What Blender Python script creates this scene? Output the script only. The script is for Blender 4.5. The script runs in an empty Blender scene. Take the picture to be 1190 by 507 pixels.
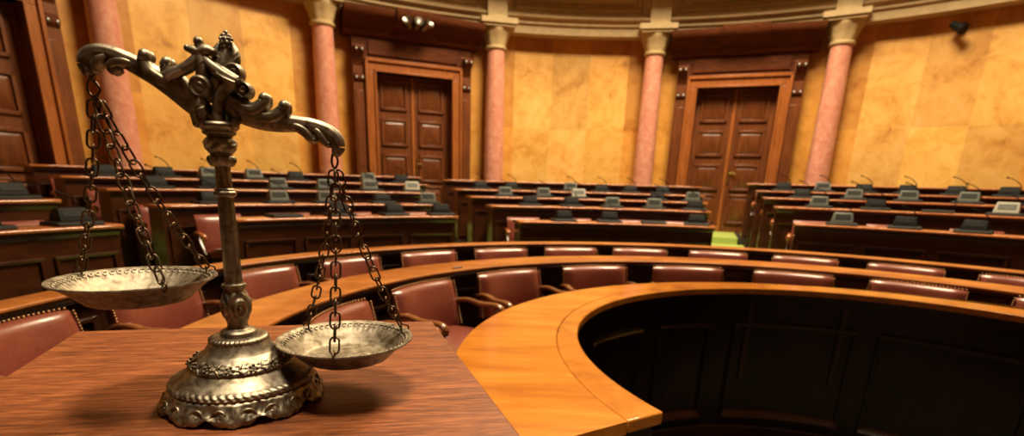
import bpy, bmesh, math, random
from mathutils import Vector, Matrix
random.seed(7)
S = bpy.context.scene
COL = S.collection
R = math.radians
EYE = 1.65                                   # eye height over the main floor
PI = math.pi

# ------------------------------------------------------------------ helpers
class MB:
    """collects geometry of ONE mesh"""
    def __init__(s): s.v = []; s.f = []
    def add(s, vs, fs):
        o = len(s.v); s.v += [tuple(p) for p in vs]; s.f += [[i + o for i in f] for f in fs]
    def box(s, x0, x1, y0, y1, z0, z1, M=None):
        vs = [Vector((x, y, z)) for x in (x0, x1) for y in (y0, y1) for z in (z0, z1)]
        if M: vs = [M @ v for v in vs]
        s.add(vs, [(0, 1, 3, 2), (4, 6, 7, 5), (0, 4, 5, 1), (2, 3, 7, 6), (0, 2, 6, 4), (1, 5, 7, 3)])
    def prism(s, poly, axis, a, b, M=None):
        """extrude a 2D polygon along an axis ('x','y','z') from a to b"""
        n = len(poly)
        def mk(p, t):
            return {'x': (t, p[0], p[1]), 'y': (p[0], t, p[1]), 'z': (p[0], p[1], t)}[axis]
        vs = [Vector(mk(p, a)) for p in poly] + [Vector(mk(p, b)) for p in poly]
        if M: vs = [M @ v for v in vs]
        s.add(vs, [list(range(n))[::-1], list(range(n, 2 * n))] + [[i, (i + 1) % n, n + (i + 1) % n, n + i] for i in range(n)])
    def loft(s, rings, closed=True, cap=True):
        m = len(rings[0]); o = len(s.v)
        for r in rings: s.v += [tuple(p) for p in r]
        for i in range(len(rings) - 1):
            for j in range(m if closed else m - 1):
                a = o + i * m + j; b = o + i * m + (j + 1) % m
                s.f.append([a, b, b + m, a + m])
        if cap and closed:
            s.f.append([o + j for j in range(m)][::-1])
            s.f.append([o + (len(rings) - 1) * m + j for j in range(m)])
    def lathe(s, prof, n=32, c=(0, 0, 0), fn=None, cap=True, ax=None):
        """prof: (r,z); fn(r,z,th,i)->(r,z); ax(z)->(dx,dy) centre shift"""
        rings = []
        for i, (r, z) in enumerate(prof):
            ring = []
            for j in range(n):
                t = 2 * PI * j / n
                rr, zz = fn(r, z, t, i) if fn else (r, z)
                dx, dy = ax(zz) if ax else (0, 0)
                ring.append((c[0] + dx + rr * math.cos(t), c[1] + dy + rr * math.sin(t), c[2] + zz))
            rings.append(ring)
        s.loft(rings, True, cap)
    def tube(s, pts, rad, n=10, flat=None, fn=None, up=None, cap=True):
        """swept tube; rad = number or list; flat = (side, up) scale; fn(u,phi)->radius factor"""
        pts = [Vector(p) for p in pts]; m = len(pts)
        if not isinstance(rad, (list, tuple)): rad = [rad] * m
        rings = []; nrm = None
        for i, p in enumerate(pts):
            t = (pts[min(i + 1, m - 1)] - pts[max(i - 1, 0)])
            if t.length < 1e-9: t = Vector((0, 0, 1))
            t.normalize()
            if up is not None:
                u = Vector(up); u = u - t * u.dot(t)
                if u.length < 1e-6: u = t.orthogonal()
                u.normalize()
            else:
                if nrm is None: nrm = t.orthogonal().normalized()
                u = (nrm - t * nrm.dot(t)).normalized(); nrm = u
            w = t.cross(u)
            fx, fy = flat if flat else (1, 1)
            ring = []
            for j in range(n):
                a = 2 * PI * j / n; k = rad[i] * (fn(i / (m - 1), a) if fn else 1)
                ring.append(p + (u * math.cos(a) * fx + w * math.sin(a) * fy) * k)
            rings.append(ring)
        s.loft(rings, True, cap)
    def ball(s, c, r, n=10, sc=(1, 1, 1), M=None):
        m = max(4, n // 2); rings = []
        for i in range(m + 1):
            a = -PI / 2 + PI * i / m; a = max(-PI / 2 + .02, min(PI / 2 - .02, a))
            ring = []
            for j in range(n):
                t = 2 * PI * j / n
                v = Vector((r * math.cos(a) * math.cos(t) * sc[0], r * math.cos(a) * math.sin(t) * sc[1], r * math.sin(a) * sc[2]))
                if M: v = M @ v
                ring.append(v + Vector(c))
            rings.append(ring)
        s.loft(rings)
    def arc(s, c, r0, r1, a0, a1, z0, z1, n=None):
        """curved bar about a centre; r0,r1 may be functions of the angle; angles in degrees from +Y, clockwise"""
        if n is None: n = max(2, int(abs(a1 - a0) / 1.5) + 1)
        rings = []
        for i in range(n + 1):
            a = a0 + (a1 - a0) * i / n; sx, cy = math.sin(R(a)), math.cos(R(a))
            i0 = r0(a) if callable(r0) else r0; i1 = r1(a) if callable(r1) else r1
            rings.append([(c[0] + i0 * sx, c[1] + i0 * cy, z0), (c[0] + i1 * sx, c[1] + i1 * cy, z0),
                          (c[0] + i1 * sx, c[1] + i1 * cy, z1), (c[0] + i0 * sx, c[1] + i0 * cy, z1)])
        s.loft(rings)
    def arcprof(s, c, prof, a0, a1, n=None):
        """closed profile (r,z) swept round a centre"""
        if n is None: n = max(2, int(abs(a1 - a0) / 1.5) + 1)
        rings = []
        for i in range(n + 1):
            a = R(a0 + (a1 - a0) * i / n)
            rings.append([(c[0] + r * math.sin(a), c[1] + r * math.cos(a), z) for r, z in prof])
        s.loft(rings)
    def build(s, name, mat, parent=None, world=False, smooth=None, bevel=0, seg=2, sub=0):
        me = bpy.data.meshes.new(name)
        off = parent.location if (parent is not None and world) else Vector((0, 0, 0))
        if parent is not None and world and parent.parent is not None: off = off + parent.parent.location
        me.from_pydata([(p[0] - off[0], p[1] - off[1], p[2] - off[2]) for p in s.v], [], s.f)
        bm = bmesh.new(); bm.from_mesh(me); bmesh.ops.recalc_face_normals(bm, faces=bm.faces); bm.to_mesh(me); bm.free()
        me.materials.append(mat)
        o = bpy.data.objects.new(name, me); COL.objects.link(o)
        if parent is not None: o.parent = parent
        if bevel:
            b = o.modifiers.new('bevel', 'BEVEL'); b.width = bevel; b.segments = seg; b.limit_method = 'ANGLE'; b.angle_limit = R(40)
        if sub:
            q = o.modifiers.new('sub', 'SUBSURF'); q.levels = sub; q.render_levels = sub
        if smooth is not None:
            me.shade_smooth()
            if smooth < 180: me.set_sharp_from_angle(angle=R(smooth))
        elif bevel:
            me.shade_smooth(); me.set_sharp_from_angle(angle=R(50))
        return o

def empty(name, loc=(0, 0, 0), rz=0):
    o = bpy.data.objects.new(name, None); COL.objects.link(o)
    o.location = loc; o.rotation_euler = (0, 0, rz); o.empty_display_size = .1
    return o
def tag(o, label, cat, group=None):
    o['label'] = label; o['category'] = cat
    if group: o['group'] = group
    return o
def struct(o): o['kind'] = 'structure'; return o
def copy_tree(o, parent=None):
    c = o.copy(); COL.objects.link(c)
    if parent is not None: c.parent = parent
    for ch in list(o.children): copy_tree(ch, c)
    return c
def catmull(pts, k=6):
    out = []; n = len(pts)
    P = [Vector(p) for p in pts]
    for i in range(n - 1):
        p0, p1, p2, p3 = P[max(i - 1, 0)], P[i], P[i + 1], P[min(i + 2, n - 1)]
        for j in range(k):
            t = j / k
            out.append(.5 * ((2 * p1) + (p2 - p0) * t + (2 * p0 - 5 * p1 + 4 * p2 - p3) * t * t + (3 * p1 - p0 - 3 * p2 + p3) * t ** 3))
    out.append(P[-1]); return out
def interp(tab, x):
    if x <= tab[0][0]: return tab[0][1]
    for (a, b), (c, d) in zip(tab, tab[1:]):
        if x <= c: return b + (d - b) * (x - a) / (c - a)
    return tab[-1][1]
ORD = ['first', 'second', 'third', 'fourth', 'fifth', 'sixth', 'seventh', 'eighth', 'ninth', 'tenth', 'eleventh', 'twelfth', 'thirteenth']

# ------------------------------------------------------------------ materials
def newmat(name):
    m = bpy.data.materials.new(name); m.use_nodes = True
    nt = m.node_tree; b = nt.nodes['Principled BSDF']
    return m, nt, b
def N(nt, t, **kw):
    n = nt.nodes.new(t)
    for k, v in kw.items(): setattr(n, k, v)
    return n
def ramp(nt, fac, stops):
    r = N(nt, 'ShaderNodeValToRGB'); e = r.color_ramp.elements
    while len(e) < len(stops): e.new(.5)
    for el, (p, c) in zip(e, stops): el.position = p; el.color = (*c, 1)
    nt.links.new(fac, r.inputs[0]); return r.outputs[0]
def coords(nt, scale, rot=(0, 0, 0)):
    tc = N(nt, 'ShaderNodeTexCoord'); mp = N(nt, 'ShaderNodeMapping')
    mp.inputs['Scale'].default_value = scale; mp.inputs['Rotation'].default_value = rot
    nt.links.new(tc.outputs['Object'], mp.inputs[0]); return mp.outputs[0]
def noise(nt, vec, scale, detail=4, dist=0, rough=.55):
    n = N(nt, 'ShaderNodeTexNoise'); n.inputs['Scale'].default_value = scale; n.inputs['Detail'].default_value = detail
    n.inputs['Distortion'].default_value = dist; n.inputs['Roughness'].default_value = rough
    nt.links.new(vec, n.inputs['Vector']); return n.outputs['Fac']
def bump(nt, b, h, st, dist=.002):
    bp = N(nt, 'ShaderNodeBump'); bp.inputs['Strength'].default_value = st; bp.inputs['Distance'].default_value = dist
    nt.links.new(h, bp.inputs['Height']); nt.links.new(bp.outputs[0], b.inputs['Normal'])
def wood(name, dark, mid, light, scale=(1, 12, 12), ns=3, rough=.35, coat=0.0, fine=0.25, bmp=.15, spec=.5, fm=(3, 8)):
    m, nt, b = newmat(name)
    v = coords(nt, scale)
    a = noise(nt, v, ns, 6, .6)
    v2 = coords(nt, (scale[0] * fm[0], scale[1] * fm[1], scale[2] * fm[1]))
    f = noise(nt, v2, ns * 2, 3, .2)
    mx = N(nt, 'ShaderNodeMix', data_type='FLOAT'); mx.inputs['Factor'].default_value = fine
    nt.links.new(a, mx.inputs[2]); nt.links.new(f, mx.inputs[3])
    c = ramp(nt, mx.outputs[0], [(.34, dark), (.5, mid), (.66, light)])
    nt.links.new(c, b.inputs['Base Color'])
    b.inputs['Roughness'].default_value = rough; b.inputs['Coat Weight'].default_value = coat; b.inputs['Coat Roughness'].default_value = .12
    b.inputs['Specular IOR Level'].default_value = spec
    if bmp: bump(nt, b, f, bmp, .001)
    return m
def plain(name, c, rough=.5, metal=0, var=.15, ns=20, bmp=0, spec=.5, coat=0):
    m, nt, b = newmat(name)
    v = coords(nt, (1, 1, 1)); a = noise(nt, v, ns, 4)
    col = ramp(nt, a, [(.3, tuple(x * (1 - var) for x in c)), (.7, tuple(min(1, x * (1 + var)) for x in c))])
    nt.links.new(col, b.inputs['Base Color'])
    b.inputs['Roughness'].default_value = rough; b.inputs['Metallic'].default_value = metal
    b.inputs['Specular IOR Level'].default_value = spec; b.inputs['Coat Weight'].default_value = coat
    if bmp: bump(nt, b, a, bmp, .002)
    return m

M = {}
M['lectern'] = wood('lectern_oak', (.055, .014, .004), (.165, .047, .013), (.31, .105, .036), (2.2, 34, 34), 3.2, .45, 0, .62, .35, .4, (2.2, 1.9))
M['counter'] = wood('honey_wood', (.34, .105, .010), (.50, .175, .017), (.62, .25, .032), (.8, 5, 3), 2.0, .22, .5, .2, .05)
M['counter_rim'] = wood('rim_wood', (.32, .10, .010), (.47, .165, .017), (.58, .23, .03), (2.5, 2.5, 3), 2.2, .22, .5, .2, .05)
M['rail'] = wood('rail_wood', (.25, .08, .016), (.38, .13, .024), (.5, .19, .04), (1.5, 3, 6), 2.0, .28, .3, .25, .05)
M['dark'] = wood('dark_mahogany', (.022, .007, .004), (.04, .012, .006), (.06, .019, .009), (3, 3, 1.2), 2.0, .3, .2, .3, .05)
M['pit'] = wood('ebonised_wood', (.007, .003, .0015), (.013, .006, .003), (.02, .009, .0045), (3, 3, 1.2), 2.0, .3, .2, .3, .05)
M['bench'] = wood('bench_mahogany', (.03, .008, .0035), (.05, .0135, .005), (.075, .02, .007), (2, 2, 5), 2.0, .3, .3, .3, .05)
M['benchtop'] = wood('bench_top_wood', (.26, .075, .02), (.38, .115, .03), (.48, .16, .045), (2, 2, 5), 2.0, .2, .9, .25, .04)
M['arm'] = wood('arm_wood', (.12, .04, .012), (.2, .068, .018), (.28, .1, .03), (3, 2, 5), 2.0, .25, .4, .25, .05)
M['door'] = wood('door_wood', (.085, .024, .007), (.14, .04, .01), (.2, .06, .015), (9, 9, 1.2), 2.0, .35, .2, .3, .05)
M['frame'] = wood('door_frame_wood', (.2, .06, .012), (.3, .092, .018), (.38, .125, .028), (9, 9, 1.2), 2.0, .35, .2, .3, .05)
M['hood'] = wood('door_hood_wood', (.05, .013, .003), (.085, .022, .005), (.12, .032, .007), (2, 9, 9), 2.0, .6, 0, .3, .05, .12)
M['leather'] = plain('red_leather', (.2, .047, .029), .33, 0, .15, 60, .1, .6, .25)
M['nail'] = plain('brass_nails', (.34, .19, .09), .4, 1)
M['brass'] = plain('brass', (.7, .48, .2), .25, 1)
M['cream'] = plain('cream_stucco', (.50, .38, .19), .6, 0, .12, 6)
M['stucco'] = plain('ochre_stucco', (.62, .48, .26), .65, 0, .12, 6)
M['moulding'] = plain('ochre_moulding', (.42, .29, .13), .6, 0, .12, 6)
M['black'] = plain('black_plastic', (.005, .006, .006), .6, 0, .2, 40, 0, .2)
M['tray'] = plain('charcoal_plastic', (.014, .0155, .0135), .65, 0, .2, 40, 0, .3)
M['grey'] = plain('grey_plastic', (.11, .125, .11), .45, 0, .2, 40)
M['white'] = plain('pale_grey_plastic', (.42, .42, .35), .5, 0, .1, 40)
M['lamp_metal'] = plain('lamp_metal', (.3, .29, .26), .4, 1)
M['ceiling'] = plain('ceiling_plaster', (.5, .42, .28), .8, 0, .08, 2)
M['shade'] = plain('panelled_wall', (.14, .06, .02), .6, 0, .2, 2)
M['chain'] = plain('chain_metal', (.10, .066, .04), .36, 1, .3, 300)

def marble(name, stops, s1=1.2, s2=5, rough=.3, attr=None):
    m, nt, b = newmat(name)
    v = coords(nt, (1, 1, 1))
    a = noise(nt, v, s1, 8, 1.5, .6); c = noise(nt, v, s2, 8, .8, .65)
    mx = N(nt, 'ShaderNodeMix', data_type='FLOAT'); mx.inputs['Factor'].default_value = .5
    nt.links.new(a, mx.inputs[2]); nt.links.new(c, mx.inputs[3])
    col = ramp(nt, mx.outputs[0], stops)
    if attr:
        at = N(nt, 'ShaderNodeAttribute'); at.attribute_name = attr
        mm = N(nt, 'ShaderNodeMix', data_type='RGBA', blend_type='MULTIPLY'); mm.inputs['Factor'].default_value = 1
        nt.links.new(col, mm.inputs[6]); nt.links.new(at.outputs['Color'], mm.inputs[7]); col = mm.outputs[2]
    nt.links.new(col, b.inputs['Base Color']); b.inputs['Roughness'].default_value = rough
    return m
M['wall'] = marble('yellow_marble', [(.3, (.34, .14, .028)), (.41, (.64, .33, .07)), (.52, (.78, .45, .115)), (.7, (.86, .56, .19))], 1.0, 4, .38, 'tone')
M['pink'] = marble('pink_marble', [(.3, (.44, .17, .11)), (.45, (.60, .25, .17)), (.58, (.68, .34, .24)), (.75, (.78, .5, .38))], 3, 12, .3)

# green carpet
m, nt, b = newmat('green_carpet')
v = coords(nt, (1, 1, 1)); a = noise(nt, v, 120, 2); c = ramp(nt, a, [(.3, (.28, .37, .075)), (.7, (.42, .52, .12))])
nt.links.new(c, b.inputs['Base Color']); b.inputs['Roughness'].default_value = .95; bump(nt, b, a, .3); M['carpet'] = m
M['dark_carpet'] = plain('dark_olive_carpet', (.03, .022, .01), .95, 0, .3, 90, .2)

# aged silvered brass of the scales: patina with its own blotches
m, nt, b = newmat('aged_metal')
v = coords(nt, (1, 1, 1)); a = noise(nt, v, 90, 6, .5); a2 = noise(nt, v, 600, 3)
c = ramp(nt, a, [(.32, (.11, .085, .058)), (.5, (.25, .215, .155)), (.68, (.37, .32, .24))])
nt.links.new(c, b.inputs['Base Color']); b.inputs['Metallic'].default_value = 1
rr = N(nt, 'ShaderNodeMapRange'); rr.inputs[3].default_value = .38; rr.inputs[4].default_value = .54; nt.links.new(a, rr.inputs[0]); nt.links.new(rr.outputs[0], b.inputs['Roughness'])
bump(nt, b, a2, .12, .0006); M['metal'] = m
m = M['metal'].copy(); m.name = 'aged_metal_satin'; M['pan'] = m
for nd in m.node_tree.nodes:
    if nd.type == 'MAP_RANGE': nd.inputs[3].default_value = .50; nd.inputs[4].default_value = .66

# ------------------------------------------------------------------ plan of the hall (metres, camera over the origin)
C = (1.5175, 2.1179)            # centre of the rows
CI = (1.875, 2.212)             # centre of the pit
CS = (2.022, 2.138)             # centre of the counter seam
CO = (1.799, 1.968)             # centre of the counter's outer edge
CW = (1.660, 3.591)             # centre of the semicircular wall
RC, RW = 8.68, 8.95             # column circle, wall face
FL = .23                        # level of the main floor
PHI = -1.87                     # axis of the hall
def ring_r(cc, rad):
    """distance from C to a circle about cc, per angle"""
    dx, dy = cc[0] - C[0], cc[1] - C[1]
    def f(a):
        s, c = math.sin(R(a)), math.cos(R(a)); p = s * dx + c * dy
        return p + math.sqrt(max(0, p * p - (dx * dx + dy * dy) + rad * rad))
    return f
def W(a, r, z, c=CW): return (c[0] + r * math.sin(R(a)), c[1] + r * math.cos(R(a)), z + EYE)
r_in, r_seam, r_out, r_pit = ring_r(CI, 1.52), ring_r(CS, 1.776), ring_r(CO, 1.986), ring_r(CI, 1.64)
r_wall = ring_r(CW, RW + .1)

# ------------------------------------------------------------------ floor: pit, main floor, carpeted tiers
TZ = [.23, .39, .51, .62, .743]
AIS = [([-62.4, -63.2, -63.6, -63.6, -63.6], [-52, -56, -57.4, -58.2, -58.6]), ([-22.8, -22.3, -21.7, -21.2, -20.8], [-13.9, -16, -17.2, -17.8, -18.2]), ([15.3, 15.2, 15.3, 15.4, 15.4], [25, 22.8, 21.7, 21.1, 20.3])]
TR = [4.1, 6.28, 7.08, 7.88, 8.68]
mb = MB()
mb.add([(CI[0] + 1.75 * math.sin(2 * PI * i / 60), CI[1] + 1.75 * math.cos(2 * PI * i / 60), -.3) for i in range(60)], [list(range(60))])
def polar(rf, z, A, mbx):
    o = len(mbx.v)
    for a in A:
        r = rf(a) if callable(rf) else rf
        mbx.v.append((C[0] + r * math.sin(R(a)), C[1] + r * math.cos(R(a)), z))
    return o
def strip(r0, z0, r1, z1, A):
    a = polar(r0, z0, A, mb); b_ = polar(r1, z1, A, mb)
    for i in range(len(A) - 1): mb.f.append([a + i, a + i + 1, b_ + i + 1, b_ + i])
full = [i * 3 for i in range(-60, 61)]; front = [i * 2 for i in range(-49, 50)]
strip(ring_r(CI, 1.75), -.3, ring_r(CI, 1.75), FL, full)
strip(ring_r(CI, 1.75), FL, 4.1, FL, full)
back = [i * 3 for i in range(32, 89)]
strip(4.1, FL, 14, FL, back)
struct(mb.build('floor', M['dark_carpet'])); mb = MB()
for k in range(5):
    z0 = FL if k == 0 else TZ[k - 1]
    strip(TR[k], z0, TR[k], TZ[k], front)
    strip(TR[k], TZ[k], TR[k + 1] if k < 4 else (lambda a: max(8.7, r_wall(a))), TZ[k], front)
struct(mb.build('floor', M['dark_carpet']))
mb = MB()
for k in range(5):                                  # green runners up the three aisles
    z0 = FL if k == 0 else TZ[k - 1]
    for l_, r_ in AIS:
        A = [l_[k] + (r_[k] - l_[k]) * i / 6 for i in range(7)]
        strip(TR[k] - .008, z0, TR[k] - .008, TZ[k] + .008, A)
        strip(TR[k] - .008, TZ[k] + .008, (TR[k + 1] - .006) if k < 4 else (lambda a: max(8.7, r_wall(a) - .05)), TZ[k] + .008, A)
struct(mb.build('floor', M['carpet']))

# ------------------------------------------------------------------ curved marble wall, flat walls, ceiling
bays = [PHI + 45 * k for k in (-2, -1, 0, 1, 2)]           # wall bays; doors stand between them
mb = MB(); tones = []
def bay_cells(a0, a1, edges_a, zs, tf):
    for i in range(len(edges_a) - 1):
        for j in range(len(zs) - 1):
            A0, A1 = edges_a[i], edges_a[i + 1]; n = max(1, int((A1 - A0) / 1.4)); t = tf(i, j)
            for q in range(n):
                u0 = A0 + (A1 - A0) * q / n; u1 = A0 + (A1 - A0) * (q + 1) / n
                mb.add([W(u0, RW, zs[j]), W(u1, RW, zs[j]), W(u1, RW, zs[j + 1]), W(u0, RW, zs[j + 1])], [(0, 1, 2, 3)]); tones.append(t)
rnd = random.Random(3)
for c_ in bays:
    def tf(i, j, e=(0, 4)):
        k = .94 + .085 * (-1) ** (i + j) + rnd.uniform(-.05, .05) + (.05 if j == 0 else 0)  # bottom row painted lighter for the stronger light low on the wall
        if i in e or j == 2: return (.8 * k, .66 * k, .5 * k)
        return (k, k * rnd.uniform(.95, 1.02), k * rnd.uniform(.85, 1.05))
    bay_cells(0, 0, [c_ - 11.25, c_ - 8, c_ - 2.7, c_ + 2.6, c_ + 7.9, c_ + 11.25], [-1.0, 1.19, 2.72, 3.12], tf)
    d_ = c_ + 22.5
    if d_ < 90:
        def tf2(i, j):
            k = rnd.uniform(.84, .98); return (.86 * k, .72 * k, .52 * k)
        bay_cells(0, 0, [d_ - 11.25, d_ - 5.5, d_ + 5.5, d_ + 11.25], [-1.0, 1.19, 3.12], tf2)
wall = struct(mb.build('wall_back', M['wall']))
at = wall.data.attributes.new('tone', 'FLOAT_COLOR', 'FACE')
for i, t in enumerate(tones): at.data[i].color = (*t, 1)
TOP = 8.2
aL, aR = PHI - 90 - 11.25, PHI + 90 + 11.25
def seg_wall(name, p, q, z0, z1, mat):
    mb = MB(); d = Vector((q[0] - p[0], q[1] - p[1])).normalized(); n = Vector((-d.y, d.x)) * .12
    mb.prism([(p[0], p[1]), (q[0], q[1]), (q[0] + n.x, q[1] + n.y), (p[0] + n.x, p[1] + n.y)], 'z', z0, z1)
    return struct(mb.build(name, mat))
pl, pr = W(aL, RW, 0), W(aR, RW, 0)
seg_wall('wall_left', (pl[0], -4.5), (pl[0], pl[1]), -.3, TOP + EYE, M['shade'])
seg_wall('wall_right', (pr[0], pr[1]), (pr[0], -4.5), -.3, TOP + EYE, M['shade'])
seg_wall('wall_front', (pr[0], -4.5), (pl[0], -4.5), -.3, TOP + EYE, M['shade'])
mb = MB(); mb.box(pl[0] - .2, pr[0] + .2, -4.6, 12.8, TOP + EYE, TOP + EYE + .15); struct(mb.build('ceiling', M['ceiling']))

# entablature over the wall: fascia, moulding, frieze with sunk panels
def band(name, prof, mat, a0=aL, a1=aR):
    mb = MB(); mb.arcprof(CW, [(r, z + EYE) for r, z in prof], a0, a1); return struct(mb.build(name, mat))
band('trim_1', [(RW + .1, 2.99), (8.6, 2.99), (8.6, 3.14), (8.55, 3.16), (8.55, 3.22), (RW + .1, 3.22)], M['cream'])
band('trim_2', [(RW + .1, 3.22), (8.52, 3.22), (8.47, 3.26), (8.47, 3.30), (RW + .1, 3.30)], M['moulding'])
band('trim_3', [(RW + .1, 3.30), (8.6, 3.30), (8.6, 4.05), (RW + .1, 4.05)], M['stucco'])
band('trim_4', [(RW + .1, 4.05), (7.6, 4.05), (7.5, 4.12), (7.4, 4.2), (7.4, 4.35), (7.5, 4.4), (RW + .1, 4.4)], M['cream'])  # unseen gallery cornice, its deep overhang added to shade the frieze and upper wall
band('trim_5', [(RW + .1, 4.4), (RW, 4.4), (RW, TOP), (RW + .1, TOP)], M['stucco'])
n_trim = 6
cols = [PHI + 22.5 * (k + .5) for k in range(-4, 4)]
for i, a in enumerate(cols[:-1]):
    # raised frame of a frieze panel between two columns
    mb = MB(); a0, a1 = a + 2.6, a + 19.9
    for z0, z1 in ((3.41, 3.49), (3.9, 3.98)):
        mb.arcprof(CW, [(8.6, z0 + EYE), (8.54, z0 + EYE), (8.52, (z0 + z1) / 2 + EYE), (8.54, z1 + EYE), (8.6, z1 + EYE)], a0, a1)
    for s0 in (a0, a1 - .5): mb.arcprof(CW, [(8.6, 3.49 + EYE), (8.54, 3.49 + EYE), (8.54, 3.9 + EYE), (8.6, 3.9 + EYE)], s0, s0 + .5)
    for z0, z1 in ((3.55, 3.58), (3.81, 3.84)):
        mb.arcprof(CW, [(8.6, z0 + EYE), (8.57, z0 + EYE), (8.57, z1 + EYE), (8.6, z1 + EYE)], a0 + 1.2, a1 - 1.2)
    struct(mb.build('trim_%d' % n_trim, M['moulding'])); n_trim += 1
for a in cols:
    # pedestal block above a capital
    mb = MB(); h = 1.35
    mb.arcprof(CW, [(RW, 3.17 + EYE), (8.36, 3.17 + EYE), (8.36, 3.22 + EYE), (8.42, 3.24 + EYE), (8.42, 4.05 + EYE), (RW, 4.05 + EYE)], a - h, a + h, 4)
    struct(mb.build('trim_%d' % n_trim, M['cream'])); n_trim += 1

# ------------------------------------------------------------------ columns
def make_column():
    t = empty('column')
    mb = MB(); zb = -.907
    prof = [(.215, .25)] + [(.215 - .03 * (i / 14) ** 1.6, .25 + 3.28 * i / 14) for i in range(15)] + [(.185, 3.56)]
    mb.lathe(prof, 36); mb.build('shaft', M['pink'], t, smooth=40)
    mb = MB(); mb.box(-.3, .3, -.3, .3, 0, .1); mb.lathe([(.29, .1), (.3, .13), (.29, .17), (.24, .19), (.235, .21), (.25, .23), (.22, .26)], 36)
    mb.build('base', M['cream'], t, smooth=40)
    mb = MB()
    def leaf(r, z, th, i): return (r * (1 + (.035 * math.cos(8 * th) if 4 <= i <= 8 else 0)), z)
    mb.lathe([(.19, 3.54), (.22, 3.56), (.225, 3.59), (.2, 3.61), (.21, 3.66), (.235, 3.72), (.25, 3.78), (.285, 3.83), (.3, 3.88), (.315, 3.91), (.31, 3.94)], 48, fn=leaf)
    # abacus with moulded edge
    mb.prism([(-.33, -.33), (.33, -.33), (.33, .33), (-.33, .33)], 'z', 3.93, 3.98)
    mb.prism([(-.37, -.37), (.37, -.37), (.37, .37), (-.37, .37)], 'z', 3.98, 4.075)
    mb.build('capital', M['cream'], t, smooth=35)
    return t
col0 = make_column()
col_text = {-56.87: 'pink marble column at the far left, behind the raised end of the scales',
            -34.37: 'pink marble column left of the left door, behind the low end of the scales',
            -11.87: 'pink marble column right of the left door',
            10.63: 'pink marble column left of the right door',
            33.13: 'pink marble column right of the right door, leaning furthest in the picture'}
first = True
colA = [PHI + 22.5 * (k + .5) for k in range(-3, 2)]
# measured positions
for a, lab in zip([-57.9, -35.7, -12.9, 9.2, 31.8], list(col_text.values())):
    o = col0 if first else copy_tree(col0); first = False
    o.location = W(a, RC, -.907); o.rotation_euler.z = -R(a)
    tag(o, lab, 'column', 'columns along the curved wall')

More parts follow.
